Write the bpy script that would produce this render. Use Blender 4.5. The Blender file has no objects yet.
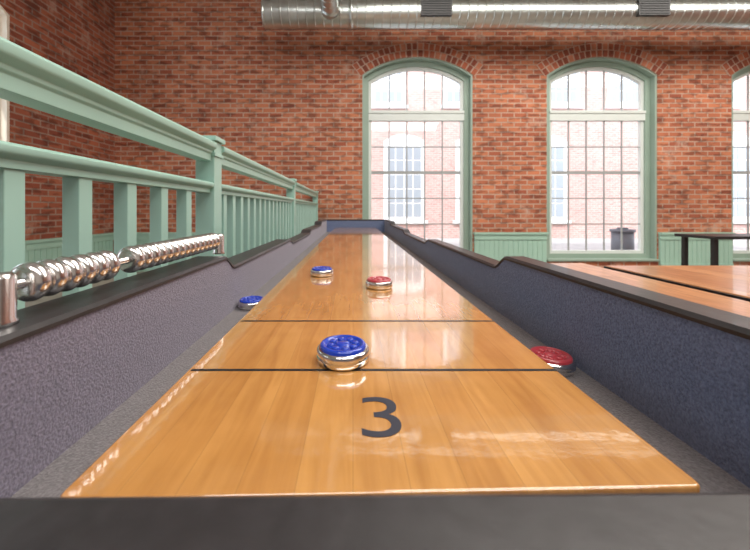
import bpy, bmesh, math, random
from mathutils import Vector, Matrix
random.seed(4)
ZC=1.02   # eye height above floor
sc=bpy.context.scene
sc.view_settings.view_transform='Standard'

# ---------------------------------------------------------------- materials
def newmat(name):
    m=bpy.data.materials.new(name); m.use_nodes=True
    nt=m.node_tree; b=nt.nodes['Principled BSDF']; return m,nt,b
def N(nt,t,**k):
    n=nt.nodes.new(t)
    for a,v in k.items(): setattr(n,a,v)
    return n
def simple(name,col,rough=.5,metal=0,bump=0,bscale=60,var=0.0,coat=0):
    m,nt,b=newmat(name)
    b.inputs['Base Color'].default_value=(*col,1); b.inputs['Roughness'].default_value=rough
    b.inputs['Metallic'].default_value=metal
    if coat: b.inputs['Coat Weight'].default_value=coat
    tc=N(nt,'ShaderNodeTexCoord'); no=N(nt,'ShaderNodeTexNoise'); no.inputs['Scale'].default_value=bscale
    no.inputs['Detail'].default_value=4
    nt.links.new(tc.outputs['Object'],no.inputs['Vector'])
    if var:
        cr=N(nt,'ShaderNodeValToRGB')
        cr.color_ramp.elements[0].position=.3; cr.color_ramp.elements[1].position=.7
        cr.color_ramp.elements[0].color=(*[c*(1-var) for c in col],1)
        cr.color_ramp.elements[1].color=(*[min(1,c*(1+var)) for c in col],1)
        nt.links.new(no.outputs['Fac'],cr.inputs['Fac']); nt.links.new(cr.outputs['Color'],b.inputs['Base Color'])
    if bump:
        bp=N(nt,'ShaderNodeBump'); bp.inputs['Strength'].default_value=bump; bp.inputs['Distance'].default_value=.002
        nt.links.new(no.outputs['Fac'],bp.inputs['Height']); nt.links.new(bp.outputs['Normal'],b.inputs['Normal'])
    return m
def brickmat(name,axis,c1,c2,mort,dirt=.5,rough=.85,white=True):
    m,nt,b=newmat(name); L=nt.links.new
    tc=N(nt,'ShaderNodeTexCoord'); sp=N(nt,'ShaderNodeSeparateXYZ'); L(tc.outputs['Object'],sp.inputs[0])
    cb=N(nt,'ShaderNodeCombineXYZ'); L(sp.outputs[axis],cb.inputs[0]); L(sp.outputs[2],cb.inputs[1])
    br=N(nt,'ShaderNodeTexBrick'); L(cb.outputs[0],br.inputs['Vector'])
    br.inputs['Scale'].default_value=1; br.inputs['Brick Width'].default_value=.215
    br.inputs['Row Height'].default_value=.080; br.inputs['Mortar Size'].default_value=.010
    br.inputs['Mortar Smooth'].default_value=.15; br.inputs['Bias'].default_value=-.05
    br.inputs['Color1'].default_value=(*c1,1); br.inputs['Color2'].default_value=(*c2,1); br.inputs['Mortar'].default_value=(*mort,1)
    no=N(nt,'ShaderNodeTexNoise'); no.inputs['Scale'].default_value=1.3; no.inputs['Detail'].default_value=6; L(tc.outputs['Object'],no.inputs['Vector'])
    cr=N(nt,'ShaderNodeValToRGB'); cr.color_ramp.elements[0].position=.3; cr.color_ramp.elements[1].position=.7
    v=1-dirt*.6; cr.color_ramp.elements[0].color=(v,v,v,1); cr.color_ramp.elements[1].color=(1.0,1.0,1.0,1)
    L(no.outputs['Fac'],cr.inputs['Fac'])
    mx=N(nt,'ShaderNodeMix',data_type='RGBA',blend_type='MULTIPLY'); mx.inputs[0].default_value=1
    L(br.outputs['Color'],mx.inputs[6]); L(cr.outputs['Color'],mx.inputs[7])
    out=mx.outputs[2]
    mp=N(nt,'ShaderNodeMapping'); mp.inputs['Scale'].default_value=(5,14,1); L(cb.outputs[0],mp.inputs[0])
    n2=N(nt,'ShaderNodeTexNoise'); n2.inputs['Scale'].default_value=1; n2.inputs['Detail'].default_value=2; L(mp.outputs[0],n2.inputs['Vector'])
    c2r=N(nt,'ShaderNodeValToRGB'); c2r.color_ramp.elements[0].position=.37; c2r.color_ramp.elements[1].position=.5
    c2r.color_ramp.elements[0].color=(.48,.45,.46,1); c2r.color_ramp.elements[1].color=(1.08,1.08,1.08,1)
    L(n2.outputs['Fac'],c2r.inputs['Fac'])
    m2=N(nt,'ShaderNodeMix',data_type='RGBA',blend_type='MULTIPLY'); m2.inputs[0].default_value=.8 if white else .3
    L(out,m2.inputs[6]); L(c2r.outputs['Color'],m2.inputs[7]); out=m2.outputs[2]
    if white:
        n3=N(nt,'ShaderNodeTexNoise'); n3.inputs['Scale'].default_value=2.2; n3.inputs['Detail'].default_value=8; n3.inputs['Roughness'].default_value=.7
        L(tc.outputs['Object'],n3.inputs['Vector'])
        c3=N(nt,'ShaderNodeValToRGB'); c3.color_ramp.elements[0].position=.57; c3.color_ramp.elements[1].position=.71
        c3.color_ramp.elements[0].color=(0,0,0,1); c3.color_ramp.elements[1].color=(.6,.6,.6,1)
        L(n3.outputs['Fac'],c3.inputs['Fac'])
        m3=N(nt,'ShaderNodeMix',data_type='RGBA'); L(c3.outputs['Color'],m3.inputs[0]); L(out,m3.inputs[6]); m3.inputs[7].default_value=(.58,.42,.33,1); out=m3.outputs[2]
    L(out,b.inputs['Base Color']); b.inputs['Roughness'].default_value=rough
    bp=N(nt,'ShaderNodeBump'); bp.inputs['Strength'].default_value=.5; bp.inputs['Distance'].default_value=.006; bp.invert=True
    L(br.outputs['Fac'],bp.inputs['Height']); L(bp.outputs['Normal'],b.inputs['Normal'])
    return m
def woodmat(name,ca,cb_,row,length,rough,swap=True,grain=.35,coat=0.0,mort=.0006,wav=0.0,mdark=.55,cior=1.5):
    m,nt,b=newmat(name); L=nt.links.new
    tc=N(nt,'ShaderNodeTexCoord'); sp=N(nt,'ShaderNodeSeparateXYZ'); L(tc.outputs['Object'],sp.inputs[0])
    cb=N(nt,'ShaderNodeCombineXYZ')
    L(sp.outputs[1 if swap else 0],cb.inputs[0]); L(sp.outputs[0 if swap else 1],cb.inputs[1])
    br=N(nt,'ShaderNodeTexBrick'); L(cb.outputs[0],br.inputs['Vector'])
    br.inputs['Scale'].default_value=1; br.inputs['Brick Width'].default_value=length; br.inputs['Row Height'].default_value=row
    br.inputs['Mortar Size'].default_value=mort; br.inputs['Mortar Smooth'].default_value=.5
    br.inputs['Color1'].default_value=(*ca,1); br.inputs['Color2'].default_value=(*cb_,1); br.inputs['Mortar'].default_value=(*[c*mdark for c in ca],1)
    mp=N(nt,'ShaderNodeMapping'); mp.inputs['Scale'].default_value=(8,80,1); L(cb.outputs[0],mp.inputs[0])
    no=N(nt,'ShaderNodeTexNoise'); no.inputs['Scale'].default_value=1; no.inputs['Detail'].default_value=6; no.inputs['Distortion'].default_value=.9
    L(mp.outputs[0],no.inputs['Vector'])
    cr=N(nt,'ShaderNodeValToRGB'); cr.color_ramp.elements[0].position=.3; cr.color_ramp.elements[1].position=.65
    v=1-grain; cr.color_ramp.elements[0].color=(v,v*.93,v*.85,1); cr.color_ramp.elements[1].color=(1.03,1.03,1.03,1)
    L(no.outputs['Fac'],cr.inputs['Fac'])
    mx=N(nt,'ShaderNodeMix',data_type='RGBA',blend_type='MULTIPLY'); mx.inputs[0].default_value=1
    L(br.outputs['Color'],mx.inputs[6]); L(cr.outputs['Color'],mx.inputs[7])
    n5=N(nt,'ShaderNodeTexNoise'); n5.inputs['Scale'].default_value=14; n5.inputs['Detail'].default_value=5; L(tc.outputs['Object'],n5.inputs['Vector'])
    c5=N(nt,'ShaderNodeValToRGB'); c5.color_ramp.elements[0].position=.3; c5.color_ramp.elements[1].position=.65
    c5.color_ramp.elements[0].color=(.82,.77,.68,1); c5.color_ramp.elements[1].color=(1.04,1.04,1.06,1); L(n5.outputs['Fac'],c5.inputs['Fac'])
    m6=N(nt,'ShaderNodeMix',data_type='RGBA',blend_type='MULTIPLY'); m6.inputs[0].default_value=.8
    L(mx.outputs[2],m6.inputs[6]); L(c5.outputs['Color'],m6.inputs[7]); L(m6.outputs[2],b.inputs['Base Color'])
    b.inputs['Roughness'].default_value=rough; b.inputs['Coat Weight'].default_value=coat; b.inputs['Coat Roughness'].default_value=.05
    b.inputs['Coat IOR'].default_value=cior
    if wav:
        n4=N(nt,'ShaderNodeTexNoise'); n4.inputs['Scale'].default_value=60; n4.inputs['Detail'].default_value=3; L(tc.outputs['Object'],n4.inputs['Vector'])
        bp=N(nt,'ShaderNodeBump'); bp.inputs['Strength'].default_value=wav; bp.inputs['Distance'].default_value=.001
        L(n4.outputs['Fac'],bp.inputs['Height']); L(bp.outputs['Normal'],b.inputs['Normal']); L(bp.outputs['Normal'],b.inputs['Coat Normal'])
    return m
M={}
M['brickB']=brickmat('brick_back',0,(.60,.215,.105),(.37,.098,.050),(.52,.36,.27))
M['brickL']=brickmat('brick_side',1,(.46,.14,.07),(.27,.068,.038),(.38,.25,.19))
M['brickO']=brickmat('brick_outdoor',0,(.66,.42,.37),(.58,.35,.31),(.70,.55,.51),dirt=.2,white=False)
M['vouss']=[simple('arch_brick_a',(.42,.12,.06),.85,var=.25,bscale=8),simple('arch_brick_b',(.28,.075,.042),.85,var=.25,bscale=8),simple('arch_brick_c',(.54,.20,.11),.85,var=.2,bscale=8),simple('arch_mortar',(.54,.39,.30),.9)]
M['green']=simple('sage_green_paint',(.36,.57,.49),.35,var=.04,bscale=3)
M['green2']=simple('wainscot_green_paint',(.36,.56,.46),.45,var=.05,bscale=3)
M['casing']=simple('casing_green_paint',(.30,.40,.33),.45,var=.05,bscale=3)
M['white']=simple('window_white_paint',(.68,.74,.71),.45)
M['cream']=simple('cream_reveal_paint',(.80,.72,.60),.5)
M['muntin']=simple('muntin_paint',(.36,.38,.38),.5)
M['wood']=woodmat('maple_playfield',(.62,.315,.092),(.54,.258,.070),.037,1.9,.2,grain=.18,coat=1.0,mort=.0004,wav=.11,mdark=.7,cior=2.0)
M['table']=woodmat('oak_tabletop',(.55,.27,.12),(.42,.18,.075),.09,2.5,.3,grain=.4,coat=.3,mort=.002)
M['floor']=woodmat('floor_boards',(.34,.29,.25),(.28,.23,.20),.12,2.5,.35,grain=.35,mort=.002)
M['black']=simple('black_line_ink',(.012,.012,.014),.35)
M['digit']=simple('numeral_ink',(.022,.024,.040),.5)
M['rail']=simple('dark_stained_rail',(.024,.022,.024),.42,bump=.15,bscale=90,var=.2,coat=.1)
M['cab']=simple('walnut_cabinet',(.10,.045,.02),.4,var=.2,bscale=20)
def carpet(name,c):
    m=simple(name,c,1,bump=.8,bscale=420,var=.33)
    m.node_tree.nodes['Principled BSDF'].inputs['Sheen Weight'].default_value=.3
    m.node_tree.nodes['Principled BSDF'].inputs['Specular IOR Level'].default_value=.1
    return m
M['carpR']=carpet('skylit_blue_carpet',(.155,.195,.315))  # same felt as the left side, with blue sky daylight put into its colour
M['carpL']=carpet('purple_grey_carpet',(.190,.170,.225))
M['gut']=carpet('gutter_carpet',(.155,.142,.145))
M['chrome']=simple('polished_steel',(.82,.81,.79),.16,1)
M['bead']=simple('brushed_steel',(.74,.73,.72),.22,1)
M['duct']=simple('galvanised_steel',(.62,.67,.65),.32,1,var=.12,bscale=4)
M['blackm']=simple('black_metal',(.015,.015,.017),.4)
M['blue']=simple('blue_plastic',(.01,.045,.42),.25,coat=.5)
M['red']=simple('red_plastic',(.45,.045,.06),.3,coat=.5)
M['ceil']=simple('ceiling_paint',(.62,.60,.56),.8,var=.05,bscale=2)
M['wallp']=simple('plaster_wall',(.55,.52,.48),.8,var=.05,bscale=2)
M['asph']=simple('pavement',(.45,.44,.43),.9,var=.1,bscale=3)
M['dglass']=simple('dark_glass',(.36,.40,.44),.15)
M['pale']=simple('pale_frame',(.85,.85,.85),.6)
g,nt,b=newmat('window_glass')
for n in list(nt.nodes):
    if n.type!='OUTPUT_MATERIAL': nt.nodes.remove(n)
o=nt.nodes[0]; t=N(nt,'ShaderNodeBsdfTransparent'); gl=N(nt,'ShaderNodeBsdfGlossy'); gl.inputs['Roughness'].default_value=.02
mx=N(nt,'ShaderNodeMixShader'); mx.inputs[0].default_value=.06
nt.links.new(t.outputs[0],mx.inputs[1]); nt.links.new(gl.outputs[0],mx.inputs[2]); nt.links.new(mx.outputs[0],o.inputs[0]); M['glass']=g

# ---------------------------------------------------------------- geometry helpers
def empty(name,loc=(0,0,0),rz=0):
    e=bpy.data.objects.new(name,None); e.location=loc; e.rotation_euler[2]=rz; e.empty_display_size=.05
    sc.collection.objects.link(e); return e
def finish(name,bm,mat,parent=None,bevel=0,smooth=False,segs=2):
    bmesh.ops.recalc_face_normals(bm,faces=bm.faces)
    me=bpy.data.meshes.new(name); bm.to_mesh(me); bm.free()
    mats=mat if isinstance(mat,list) else [mat]
    for m_ in mats: me.materials.append(m_)
    ob=bpy.data.objects.new(name,me); sc.collection.objects.link(ob)
    if parent: ob.parent=parent
    if smooth:
        for p in me.polygons: p.use_smooth=True
    if bevel:
        md=ob.modifiers.new('bevel','BEVEL'); md.width=bevel; md.segments=segs; md.limit_method='ANGLE'; md.angle_limit=math.radians(40)
        for p in me.polygons: p.use_smooth=True
        w=ob.modifiers.new('wn','WEIGHTED_NORMAL'); w.keep_sharp=True
    return ob
def addbox(bm,x0,x1,y0,y1,z0,z1,mi=0):
    vs=[bm.verts.new(p) for p in [(x0,y0,z0),(x1,y0,z0),(x1,y1,z0),(x0,y1,z0),(x0,y0,z1),(x1,y0,z1),(x1,y1,z1),(x0,y1,z1)]]
    for f in [(3,2,1,0),(4,5,6,7),(0,1,5,4),(1,2,6,5),(2,3,7,6),(3,0,4,7)]:
        fc=bm.faces.new([vs[i] for i in f]); fc.material_index=mi
def box(name,x0,x1,y0,y1,z0,z1,mat,parent=None,bevel=0):
    bm=bmesh.new(); addbox(bm,x0,x1,y0,y1,z0,z1); return finish(name,bm,mat,parent,bevel)
def boxes(name,lst,mat,parent=None,bevel=0):
    bm=bmesh.new()
    for l in lst: addbox(bm,*l)
    return finish(name,bm,mat,parent,bevel)
def addprism(bm,poly,axis,a0,a1,mi=0):
    def P(p,a):
        if axis=='y': return (p[0],a,p[1])
        if axis=='x': return (a,p[0],p[1])
        return (p[0],p[1],a)
    A=[bm.verts.new(P(p,a0)) for p in poly]; B=[bm.verts.new(P(p,a1)) for p in poly]
    n=len(poly)
    fs=[bm.faces.new(A),bm.faces.new(B[::-1])]
    for i in range(n): fs.append(bm.faces.new([A[i],B[i],B[(i+1)%n],A[(i+1)%n]]))
    for f in fs: f.material_index=mi
def prism(name,poly,axis,a0,a1,mat,parent=None,bevel=0):
    bm=bmesh.new(); addprism(bm,poly,axis,a0,a1); return finish(name,bm,mat,parent,bevel)
def addlathe(bm,prof,seg=48,mtx=Matrix.Identity(4),mi=0):
    rings=[]
    for r,z in prof:
        if r<1e-6: rings.append([bm.verts.new(mtx@Vector((0,0,z)))])
        else: rings.append([bm.verts.new(mtx@Vector((r*math.cos(2*math.pi*i/seg),r*math.sin(2*math.pi*i/seg),z))) for i in range(seg)])
    for a,b_ in zip(rings,rings[1:]):
        for i in range(seg):
            j=(i+1)%seg
            if len(a)==1 and len(b_)==1: continue
            if len(a)==1: f=bm.faces.new([a[0],b_[i],b_[j]])
            elif len(b_)==1: f=bm.faces.new([a[i],a[j],b_[0]])
            else: f=bm.faces.new([a[i],a[j],b_[j],b_[i]])
            f.material_index=mi; f.smooth=True
def axisM(loc,axis):
    R={'z':Matrix.Identity(4),'y':Matrix.Rotation(-math.pi/2,4,'X'),'x':Matrix.Rotation(math.pi/2,4,'Y')}[axis]
    return Matrix.Translation(loc)@R
def cyl(bm,loc,axis,r,l,seg=24,mi=0):
    addlathe(bm,[(0,0),(r,0),(r,l),(0,l)],seg,axisM(loc,axis),mi)

# ---------------------------------------------------------------- room shell
YB=5.5; XL=-3.97; XR=9.5; YF=-4.5; ZT=4.9; TH=.32
W=1.84; SILL=.17; SPR=ZC+2.25; RISE=.30
def arc(a,spr,rise,inset=0,n=20):
    R=(a*a+rise*rise)/(2*rise); cz=spr+rise-R; r=R-inset; aa=a-inset
    t0=math.asin(aa/r)
    return [(r*math.sin(-t0+2*t0*i/n), cz+r*math.cos(-t0+2*t0*i/n)) for i in range(n+1)]
def wall_pieces(bm,axis,centers,u0,u1,z0,z1,a0,a1):
    us=[u0]
    for c in centers: us+= [c-W/2,c+W/2]
    us.append(u1)
    for i in range(0,len(us),2): addprism(bm,[(us[i],z0),(us[i+1],z0),(us[i+1],z1),(us[i],z1)],axis,a0,a1)
    for c in centers:
        addprism(bm,[(c-W/2,z0),(c+W/2,z0),(c+W/2,SILL),(c-W/2,SILL)],axis,a0,a1)
        ar=[(c+p[0],p[1]) for p in arc(W/2,SPR,RISE)]
        addprism(bm,ar+[(c+W/2,z1),(c-W/2,z1)],axis,a0,a1)
WC=[1.075,4.15,7.23]; LC=[2.90,-.4]
bm=bmesh.new(); wall_pieces(bm,'y',WC,XL-TH,XR+TH,0,ZT,YB,YB+TH); finish('wall_back',bm,M['brickB'])
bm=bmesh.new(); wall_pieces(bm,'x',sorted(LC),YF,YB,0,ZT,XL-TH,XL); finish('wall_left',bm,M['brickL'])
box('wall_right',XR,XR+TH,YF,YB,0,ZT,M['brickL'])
box('wall_front',XL-TH,XR+TH,YF-TH,YF,0,ZT,M['wallp'])
box('floor',XL-TH,XR+TH,YF-TH,YB+TH,-.15,0,M['floor'])
box('ceiling',XL-TH,XR+TH,YF-TH,YB+TH,ZT,ZT+.15,M['ceil'])

# brick arches over the back windows
for k,c in enumerate(WC):
    bm=bmesh.new(); a=W/2; R=(a*a+RISE*RISE)/(2*RISE); cz=SPR+RISE-R
    t0=math.asin(a/R)*1.04
    for ring,(r0,r1) in enumerate([(R+.003,R+.108),(R+.124,R+.225)]):
        n=22+ring*2
        for i in range(n):
            ta=-t0+2*t0*(i+.13)/n; tb=-t0+2*t0*(i+.87)/n
            poly=[(c+r0*math.sin(ta),cz+r0*math.cos(ta)),(c+r0*math.sin(tb),cz+r0*math.cos(tb)),(c+r1*math.sin(tb),cz+r1*math.cos(tb)),(c+r1*math.sin(ta),cz+r1*math.cos(ta))]
            addprism(bm,poly,'y',YB-.012,YB+.02,random.choice([0,0,1,1,2]))
    n=24
    lo=[(c+R*math.sin(-t0+2*t0*i/n),cz+R*math.cos(-t0+2*t0*i/n)) for i in range(n+1)]
    hi=[(c+(R+.235)*math.sin(-t0+2*t0*i/n),cz+(R+.235)*math.cos(-t0+2*t0*i/n)) for i in range(n+1)]
    addprism(bm,lo+hi[::-1],'y',YB-.006,YB+.01,3)
    finish('trim_%d'%(k+1),bm,M['vouss'])

# windows -------------------------------------------------------
def outline(i0,zb,n=20):
    a=W/2
    ar=arc(a,SPR,RISE,i0,n)
    return [(-(a-i0),zb+i0)]+ar+[((a-i0),zb+i0)]
def ringmesh(bm,o,i,y0,y1,mi=0):
    n=len(o); V=lambda L,y:[bm.verts.new((p[0],y,p[1])) for p in L]
    a,b_,c,d=V(o,y0),V(i,y0),V(o,y1),V(i,y1)
    for k in range(n):
        j=(k+1)%n
        for q in ([a[k],a[j],b_[j],b_[k]],[c[k],d[k],d[j],c[j]],[a[k],c[k],c[j],a[j]],[b_[k],b_[j],d[j],d[k]]): 
            f=bm.faces.new(q); f.material_index=mi
def window(name,loc,rz,cm):
    e=empty(name,loc,rz)
    zb=SILL
    bm=bmesh.new(); ringmesh(bm,outline(.001,zb),outline(.03,zb),.005,.30); ringmesh(bm,outline(.03,zb),outline(.11,zb),.10,.22)
    finish('casing',bm,cm,e)
    bm=bmesh.new(); ringmesh(bm,outline(.11,zb),outline(.16,zb),.13,.19); 
    tz0,tz1=ZC+1.52,ZC+1.69; a=W/2-.11
    addbox(bm,-a,a,.10,.19,tz0,tz1); addbox(bm,-a,a,.085,.10,tz1-.05,tz1-.01)
    finish('sash',bm,M['white'],e)
    A=a-.05; bm=bmesh.new()
    R=((W/2)**2+RISE**2)/(2*RISE); cz=SPR+RISE-R; r=R-.155
    cols=5
    for i in range(1,cols):
        x=-A+2*A*i/cols
        addbox(bm,x-.010,x+.010,.15,.17,zb+.15,tz0); addbox(bm,x-.010,x+.010,.15,.17,tz1,cz+math.sqrt(r*r-x*x))
    rows=5
    for j in range(1,rows):
        z=zb+.17+(tz0-zb-.17)*j/rows; t=.026 if j==3 else .010
        addbox(bm,-A,A,.148,.172,z-t,z+t)
    finish('muntins',bm,M['muntin'],e)
    bm=bmesh.new(); o_=outline(.14,zb); f=bm.faces.new([bm.verts.new((p[0],.16,p[1])) for p in o_]); finish('glass',bm,M['glass'],e)
    box('sill',-W/2,W/2,-.04,.10,zb,zb+.035,cm,e,.005)
    return e
for k,c in enumerate(WC): window('window_%d'%(k+1),(c,YB,0),0,M['casing'])
for k,c in enumerate(LC): window('window_%d'%(k+4),(XL,c,0),math.pi/2,M['cream'])

# wainscot ------------------------------------------------------
def wains(name,x0,x1,side=False):
    bm=bmesh.new(); zt=ZC-.37
    def ab(u0,u1,d0,d1,z0,z1):
        if not side: addbox(bm,u0,u1,YB-d1,YB-d0,z0,z1)
        else: addbox(bm,XL+d0,XL+d1,u0,u1,z0,z1)
    ab(x0,x1,.001,.03,.0,zt-.03)
    ab(x0-.01,x1+.01,.001,.07,zt-.035,zt); ab(x0,x1,.03,.05,zt-.12,zt-.035); ab(x0,x1,.03,.05,0,.13)
    n=int((x1-x0)/.075)
    for i in range(n):
        u=x0+(x1-x0)*i/n; ab(u+.006,u+(x1-x0)/n-.002,.03,.037,.13,zt-.12)
    finish(name,bm,M['green2'])
wains('trim_4',XL+.08,WC[0]-W/2-.03); wains('trim_5',WC[0]+W/2+.02,WC[1]-W/2-.02); wains('trim_6',WC[1]+W/2+.02,WC[2]-W/2-.02); wains('trim_7',WC[2]+W/2+.02,XR-.02)
wains('trim_8',LC[0]+W/2+.02,YB-.09,True); wains('trim_9',LC[1]+W/2+.02,LC[0]-W/2-.02,True)

# outdoors ------------------------------------------------------
YO=12.5
e=empty('brick_building')
box('facade',-14,24,YO,YO+.5,-.2,15,M['brickO'],e)
def owin(cx,z0,z1,w):
    bm=bmesh.new(); a=w/2; ar=arc(a,z1-.25,.25,0,12); poly=[(cx-a,z0)]+[(cx+p[0],p[1]) for p in ar]+[(cx+a,z0)]
    addprism(bm,poly,'y',YO-.04,YO+.02,0)
    for i in (0,1):
        for j in range(5):
            for s in (0,1):
                x0=cx-a+.12+(w-.24)/4*(2*i+s)+.025; x1=x0+(w-.24)/4-.05; h=(z1-z0-.55)/5
                addbox(bm,x0,x1,YO-.06,YO-.03,z0+.15+h*j,z0+.15+h*j+h-.05,1)
    addbox(bm,cx-a-.1,cx+a+.1,YO-.12,YO-.0,z0-.12,z0,0)
    finish('outdoor_window',bm,[M['pale'],M['dglass']],e)
px=lambda p:(p-353)/330*YO
for p in (404,476,546,735,812): owin(px(p),ZC-.4,ZC+2.85,1.55)
for p in (340,404,476,578,640,735): owin(px(p)-.6,ZC+3.95,ZC+6.6,1.3)
box('ground',-25,30,YB+TH+.001,60,-.25,-.05,M['asph'])
bm=bmesh.new(); cyl(bm,(6.45,7.9,-.05),'z',.22,.55); cyl(bm,(6.45,7.9,.50),'z',.25,.06); cyl(bm,(6.45,7.9,.56),'z',.11,.04); finish('trash_can',bm,simple('bin_grey',(.16,.18,.21),.5))

# ---------------------------------------------------------------- ducts
e=empty('air_duct')
def spiral(name,loc,axis,r,L,par):
    prof=[(0,0),(r,0)]; z=.0; 
    while z<L-.12:
        prof+=[(r,z+.10),(r+.006,z+.107),(r+.006,z+.115),(r,z+.122)]; z+=.122
    prof+=[(r,L),(0,L)]
    bm=bmesh.new(); addlathe(bm,prof,40,axisM(loc,axis)); ob=finish(name,bm,M['duct'],par)
    for p in ob.data.polygons: p.use_smooth=True
    md=ob.modifiers.new('es','EDGE_SPLIT'); md.split_angle=math.radians(35)
    return ob
DZ=ZC+2.87; DY=4.85
spiral('main_run',(-1.27,DY,DZ),'x',.19,9.9,e)
spiral('branch',(-.32,2.9,DZ-.02),'y',.12,1.9,e)
bm=bmesh.new(); cyl(bm,(-.32,DY-.25,DZ-.02),'y',.135,.10,32); cyl(bm,(-1.30,DY,DZ),'x',.20,.03,32); cyl(bm,(-.05,DY,DZ),'x',.2,.05,32); finish('couplings',bm,M['duct'],e)
bm=bmesh.new()
for x in (1.18,4.25,6.0):
    addbox(bm,x-.22,x+.22,DY-.205,DY-.10,DZ-.12,DZ+.10)
    for i in range(6): addbox(bm,x-.20,x+.20,DY-.215,DY-.2,DZ-.10+i*.034,DZ-.09+i*.034)
finish('grilles',bm,M['blackm'],e)
bm=bmesh.new()
for x in (-.9,1.9,4.9,7.8): cyl(bm,(x,DY,DZ+.18),'z',.006,ZT-DZ-.18)
finish('hangers',bm,M['blackm'],e)
spiral('return_run',(-1.2,DY+.22,DZ+.42),'x',.14,9.8,e)

# ---------------------------------------------------------------- green guard railing
e=empty('guard_railing'); FX=-.62
posts=[-.55,1.42,3.30,5.44]
bm=bmesh.new()
for y in posts:
    h=.04; addbox(bm,FX-h,FX+h,y-h,y+h,0,ZC+.29); addbox(bm,FX-h-.012,FX+h+.012,y-h-.012,y+h+.012,ZC+.29,ZC+.31)
    addbox(bm,FX-h-.006,FX+h+.006,y-h-.006,y+h+.006,ZC+.225,ZC+.24)
    addbox(bm,FX-h-.01,FX+h+.01,y-h-.01,y+h+.01,0,.12)
finish('posts',bm,M['green'],e,.003)
bm=bmesh.new()
for a,b_ in zip(posts,posts[1:]):
    y0=a+.04; y1=b_-.04
    sec=[(-.028,.205),(.028,.205),(.028,.232),(.034,.238),(.034,.246),(.048,.256),(.052,.262),(.052,.276),(.044,.284),(-.044,.284),(-.052,.276),(-.052,.262),(-.034,.246),(-.028,.232)]
    addprism(bm,[(FX+p[0],ZC+p[1]) for p in sec],'y',y0,y1)
    sec=[(-.024,.072),(.024,.072),(.024,.088),(.036,.094),(.040,.100),(.040,.110),(.034,.116),(-.034,.116),(-.040,.11),(-.040,.10),(-.024,.088)]
    addprism(bm,[(FX+p[0],ZC+p[1]) for p in sec],'y',y0,y1)
    addbox(bm,FX-.025,FX+.025,y0,y1,.08,.13)
finish('rails',bm,M['green'],e,.0015)
bm=bmesh.new()
s=.156; ys=[1.211-s*i for i in range(11)]
ys+= [1.42+.04+.118*(i+.8) for i in range(15) if 1.42+.04+.118*(i+.8)<3.22]
ys+= [3.34+.118*(i+.7) for i in range(18) if 3.34+.118*(i+.7)<5.36]
for y in ys:
    if abs(y+.55)>.06 and y>-.5: addbox(bm,FX-.019,FX+.019,y-.019,y+.019,.13,ZC+.073)
finish('balusters',bm,M['green'],e,.002)

# ---------------------------------------------------------------- shuffleboard table
T=empty('shuffleboard_table')
BZ=ZC-.178; XA,XBr=-.184,.2268; Y0,Y1=.209,3.36
def rpoly(pts,r,n=5):
    out=[]; k=len(pts)
    for i in range(k):
        p=Vector(pts[i]); a=(Vector(pts[i-1])-p).normalized(); b_=(Vector(pts[(i+1)%k])-p).normalized()
        s_=p+a*r; e_=p+b_*r
        for j in range(n+1):
            t=j/n; q=(1-t)**2*s_+2*t*(1-t)*p+t*t*e_; out.append((q.x,q.y))
    return out
prism('playfield',rpoly([(XA,.2035),(XBr,.2125),(XBr,Y1),(-.180,Y1)],.006),'z',BZ-.048,BZ,M['wood'],T,.0018)
boxes('zone_lines',[(-.180,XBr-.001,y-w,y+w,BZ,BZ+.0003) for y,w in ((.367,.0024),(.529,.0024),(Y1-.158,.003),(Y1-.32,.003))],M['black'],T)
def numeral(ch,cx,yc,size,mat,flip=False):
    cu=bpy.data.curves.new('numeral_'+ch,'FONT'); cu.body=ch; cu.size=size; cu.align_x='CENTER'; cu.align_y='CENTER'; cu.extrude=.0001; cu.offset=-.0002
    ob=bpy.data.objects.new('numeral_'+ch,cu); sc.collection.objects.link(ob); ob.parent=T
    ob.location=(cx,yc,BZ+.0003); ob.data.materials.append(mat); ob.scale=(1.26,1.08,1)
    if flip: ob.rotation_euler[2]=math.pi
    return ob
numeral('3',.0242,.2825,.074,M['digit'])
numeral('3',.0242,Y1-.08,.074,M['digit'],True)
# side panels with scalloped top
IL,IR,TKL,TKR=-.272,.325,.060,.040
hi,mid,low=-.098,-.126,-.146
def smooth(a,b,t): t=max(0,min(1,t)); t=t*t*(3-2*t); return a+(b-a)*t
YA,YE=.10,3.48
def top(y):
    m=(YA+YE)/2; d=y if y<=m else (YA+YE)-y
    if d<.70: return hi
    if d<1.1: return smooth(hi,mid,(d-.70)/.06)
    return smooth(mid,low,(d-1.42)/.09)
ysamp=[]; y=YA
while y<YE: 
    ysamp.append(y); y+=.01
ysamp.append(YE)
def side(name,x0,x1,mat,cap):
    base=ZC-.232; ct=.008
    poly=[(y,ZC+top(y)-ct) for y in ysamp]+[(YE,base),(YA,base)]
    prism(name,poly,'x',x0,x1,mat,T)
    bm=bmesh.new()
    c0,c1=cap
    sec=[(c0,-ct),(c0-.0008,-ct/2),(c0+.003,0),(c1-.003,0),(c1,-ct/2),(c1,-ct)]
    rings=[[bm.verts.new((sx,y,ZC+top(y)+sz)) for sx,sz in sec] for y in ysamp]
    for a,b_ in zip(rings,rings[1:]):
        for i in range(len(sec)): bm.faces.new([a[i],a[(i+1)%6],b_[(i+1)%6],b_[i]])
    bm.faces.new(rings[0]); bm.faces.new(rings[-1][::-1])
    ob=finish(name+'_cap',bm,M['rail'],T)
side('side_panel_left',IL-TKL+.008,IL,M['carpL'],(IL-TKL,IL+.002)); side('side_panel_right',IR,IR+TKR-.008,M['carpR'],(IR-.002,IR+TKR))
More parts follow.
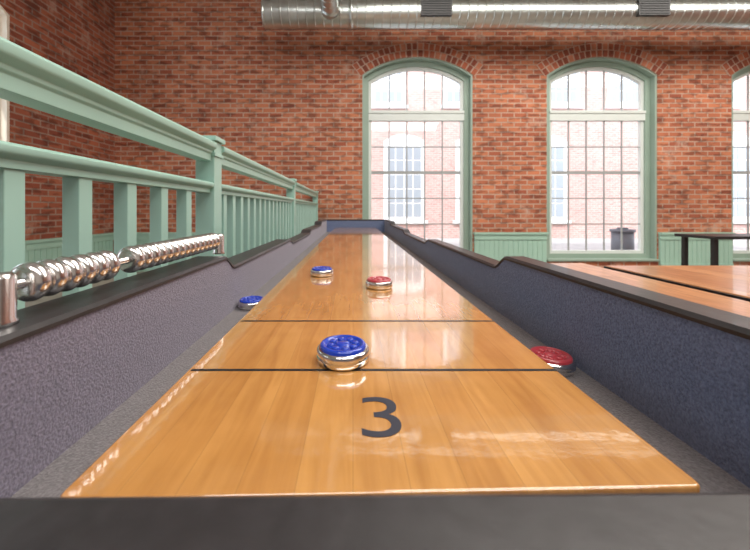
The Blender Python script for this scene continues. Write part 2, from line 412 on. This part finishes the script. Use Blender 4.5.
boxes('side_aprons',[(IL-TKL-.004,IL-TKL+.008,YA,YE,BZ-.22,ZC-.16),(IR+TKR-.008,IR+TKR+.004,YA,YE,BZ-.22,ZC-.16)],M['cab'],T)
# end panels
box('end_panel_near',IL,IR,.085,.136,BZ-.22,ZC-.127,M['carpR'],T)
box('end_panel_far',IL,IR,YE-.06,YE,BZ-.22,ZC+hi-.012,M['carpR'],T)
prism('end_cap_near',[(IL,.080),(IR,.080),(IR,.1435),(IL,.1385)],'z',ZC-.132,ZC-.1195,M['rail'],T,.004)
box('end_cap_far',IL,IR,YE-.062,YE,ZC+hi-.012,ZC+hi,M['rail'],T)
box('gutter_floor',IL,IR,.136,YE-.06,ZC-.245,ZC-.228,M['gut'],T)
box('cradle',XA+.04,XBr-.04,.3,YE-.2,.62,ZC-.245,M['cab'],T)
bm=bmesh.new()
for y in (.35,3.0):
    addbox(bm,IL-.03,IR+.03,y,y+.22,.55,BZ-.18)
    for x in (IL-.02,IR-.08): addprism(bm,[(x,0),(x+.10,0),(x+.10,.55),(x,.55)],'y',y+.02,y+.2)
    addbox(bm,IL-.04,IR+.04,y,y+.22,0.0,.05)
finish('legs',bm,M['cab'],T,.004)

# ---------------------------------------------------------------- pucks
def puck(col,loc,rz=0):
    e=empty('shuffleboard_puck',loc,rz)
    R=.031
    prof=[(0,0),(R-.004,0),(R-.0015,.0012),(R,.0035),(R,.0065),(R-.0022,.0078),(R-.0022,.0088),(R,.0102),(R,.0135),(R-.001,.0155),(R-.003,.0165),(R-.005,.0162),(0,.0162)]
    bm=bmesh.new(); addlathe(bm,prof,64); ob=finish('steel_body',bm,M['chrome'],e)
    md=ob.modifiers.new('es','EDGE_SPLIT'); md.split_angle=math.radians(50)
    bm=bmesh.new(); r=.0272
    addlathe(bm,[(r,.0160),(r,.0185),(r-.0012,.0202),(r-.003,.0206),(r-.0055,.0204),(r-.006,.0186),(.0085,.0186),(.0078,.0200),(.007,.0204),(0,.0206)],64)
    for i in range(8):
        a=2*math.pi*i/8; addlathe(bm,[(.0042,.0185),(.0042,.0201),(.0034,.0206),(0,.0206)],16,Matrix.Translation((.0147*math.cos(a),.0147*math.sin(a),0)))
    finish('plastic_cap',bm,M[col],e)
X=lambda p,Y:(p-353)/330*Y
puck('blue',(X(343,.391),.391,BZ+.0004),.2)
puck('blue',(X(322,.90),.90,BZ+.0004),.5)
puck('red',(X(379,.76),.76,BZ+.0004),.1)
puck('red',(.286,.478,ZC-.228),.3)
puck('blue',(-.238,.775,ZC-.228),0)

# ---------------------------------------------------------------- abacus scorer
e=empty('abacus_scorer'); BX=-.302; bz=ZC-.067
bm=bmesh.new(); cyl(bm,(BX,.285,bz),'y',.0045,.46); 
for y in (.281,.742): 
    addlathe(bm,[(0,0),(.013,0),(.013,.003),(.0115,.006),(.0115,.040),(.009,.044),(0,.045)],28,axisM((BX,y,ZC+hi),'z'))
finish('rod_and_posts',bm,M['bead'],e)
bm=bmesh.new()
def bead(y,w=.0165,r=.0184):
    p=[(.005,0),(r*.52,0),(r*.72,w*.05),(r*.88,w*.15),(r*.97,w*.32),(r,w*.5),(r*.97,w*.68),(r*.88,w*.85),(r*.72,w*.95),(r*.52,w),(.005,w)]
    addlathe(bm,p,40,axisM((BX,y,bz),'y'))
y=.300
for i in range(6): bead(y); y+=.0184
y=.440
for i in range(15): bead(y); y+=.0184
finish('beads',bm,M['bead'],e)

# ---------------------------------------------------------------- wooden tables
def dtable(x0,x1,y0,y1,z):
    e=empty('dining_table')
    box('tabletop',x0,x1,y0,y1,z-.04,z,M['table'],e,.004)
    boxes('edge_band',[(x0-.006,x0,y0,y1,z-.042,z-.004),(x1,x1+.006,y0,y1,z-.042,z-.004),(x0,x1,y1,y1+.006,z-.042,z-.004)],M['rail'],e)
    l=[]
    for x in (x0+.06,x1-.12):
        for y in (y0+.06,y1-.12): l.append((x,x+.06,y,y+.06,0,z-.04))
    l.append((x0+.08,x1-.08,y0+.07,y0+.09,z-.12,z-.04)); l.append((x0+.08,x1-.08,y1-.09,y1-.07,z-.12,z-.04))
    boxes('legs',l,M['blackm'],e)
dtable(.44,1.085,.1,1.56,ZC-.25); dtable(1.115,2.6,.1,1.46,ZC-.245)
e=empty('side_table')
box('tabletop',3.62,4.95,3.3,3.72,ZC-.295,ZC-.265,M['blackm'],e,.004)
l=[]
for x in (3.66,4.85): l+=[(x,x+.04,3.34,3.38,.0,ZC-.295),(x,x+.04,3.64,3.68,0,ZC-.295),(x,x+.04,3.34,3.68,.04,.08)]
l+=[(3.66,4.89,3.49,3.52,.04,.08)]
boxes('frame',l,M['blackm'],e)
# ---------------------------------------------------------------- lights
def area(name,loc,rot,sx,sy,e,col):
    l=bpy.data.lights.new(name,'AREA'); l.shape='RECTANGLE'; l.size=sx; l.size_y=sy; l.energy=e; l.color=col
    o=bpy.data.objects.new(name,l); o.location=loc; o.rotation_euler=rot; sc.collection.objects.link(o)
area('overhead_fill',(2.4,2.2,ZT-.1),(0,0,0),4,2.5,225,(1,.94,.86))  # overhead area lamps are added fill to brighten the room, no fixtures modelled
area('overhead_fill.001',(6.3,2.4,ZT-.1),(0,0,0),3.5,2.5,215,(1,.94,.86))
area('overhead_fill.002',(1,-1.8,ZT-.1),(math.radians(25),0,0),5,2,330,(1,.97,.95))  # added fill behind the camera, tilted towards the back wall
s=bpy.data.lights.new('sun','SUN'); s.energy=2.9; s.angle=math.radians(2); s.color=(1,.97,.93)
so=bpy.data.objects.new('sun',s); so.rotation_euler=(math.radians(45),0,math.radians(-20)); sc.collection.objects.link(so)
w=bpy.data.worlds.new('World'); sc.world=w; w.use_nodes=True
bg=w.node_tree.nodes['Background']; bg.inputs[0].default_value=(.82,.90,1,1); bg.inputs[1].default_value=3.2

# ---------------------------------------------------------------- camera
c=bpy.data.cameras.new('camera'); co=bpy.data.objects.new('camera',c); sc.collection.objects.link(co); sc.camera=co
co.location=(0,0,ZC); co.rotation_euler=(math.pi/2,0,0)
c.sensor_width=36; c.lens=330/750*36; c.shift_x=(375-353)/750; c.shift_y=-(275-210)/750
c.clip_start=.01; c.clip_end=200
c.dof.use_dof=True; c.dof.focus_distance=.50; c.dof.aperture_fstop=8.0
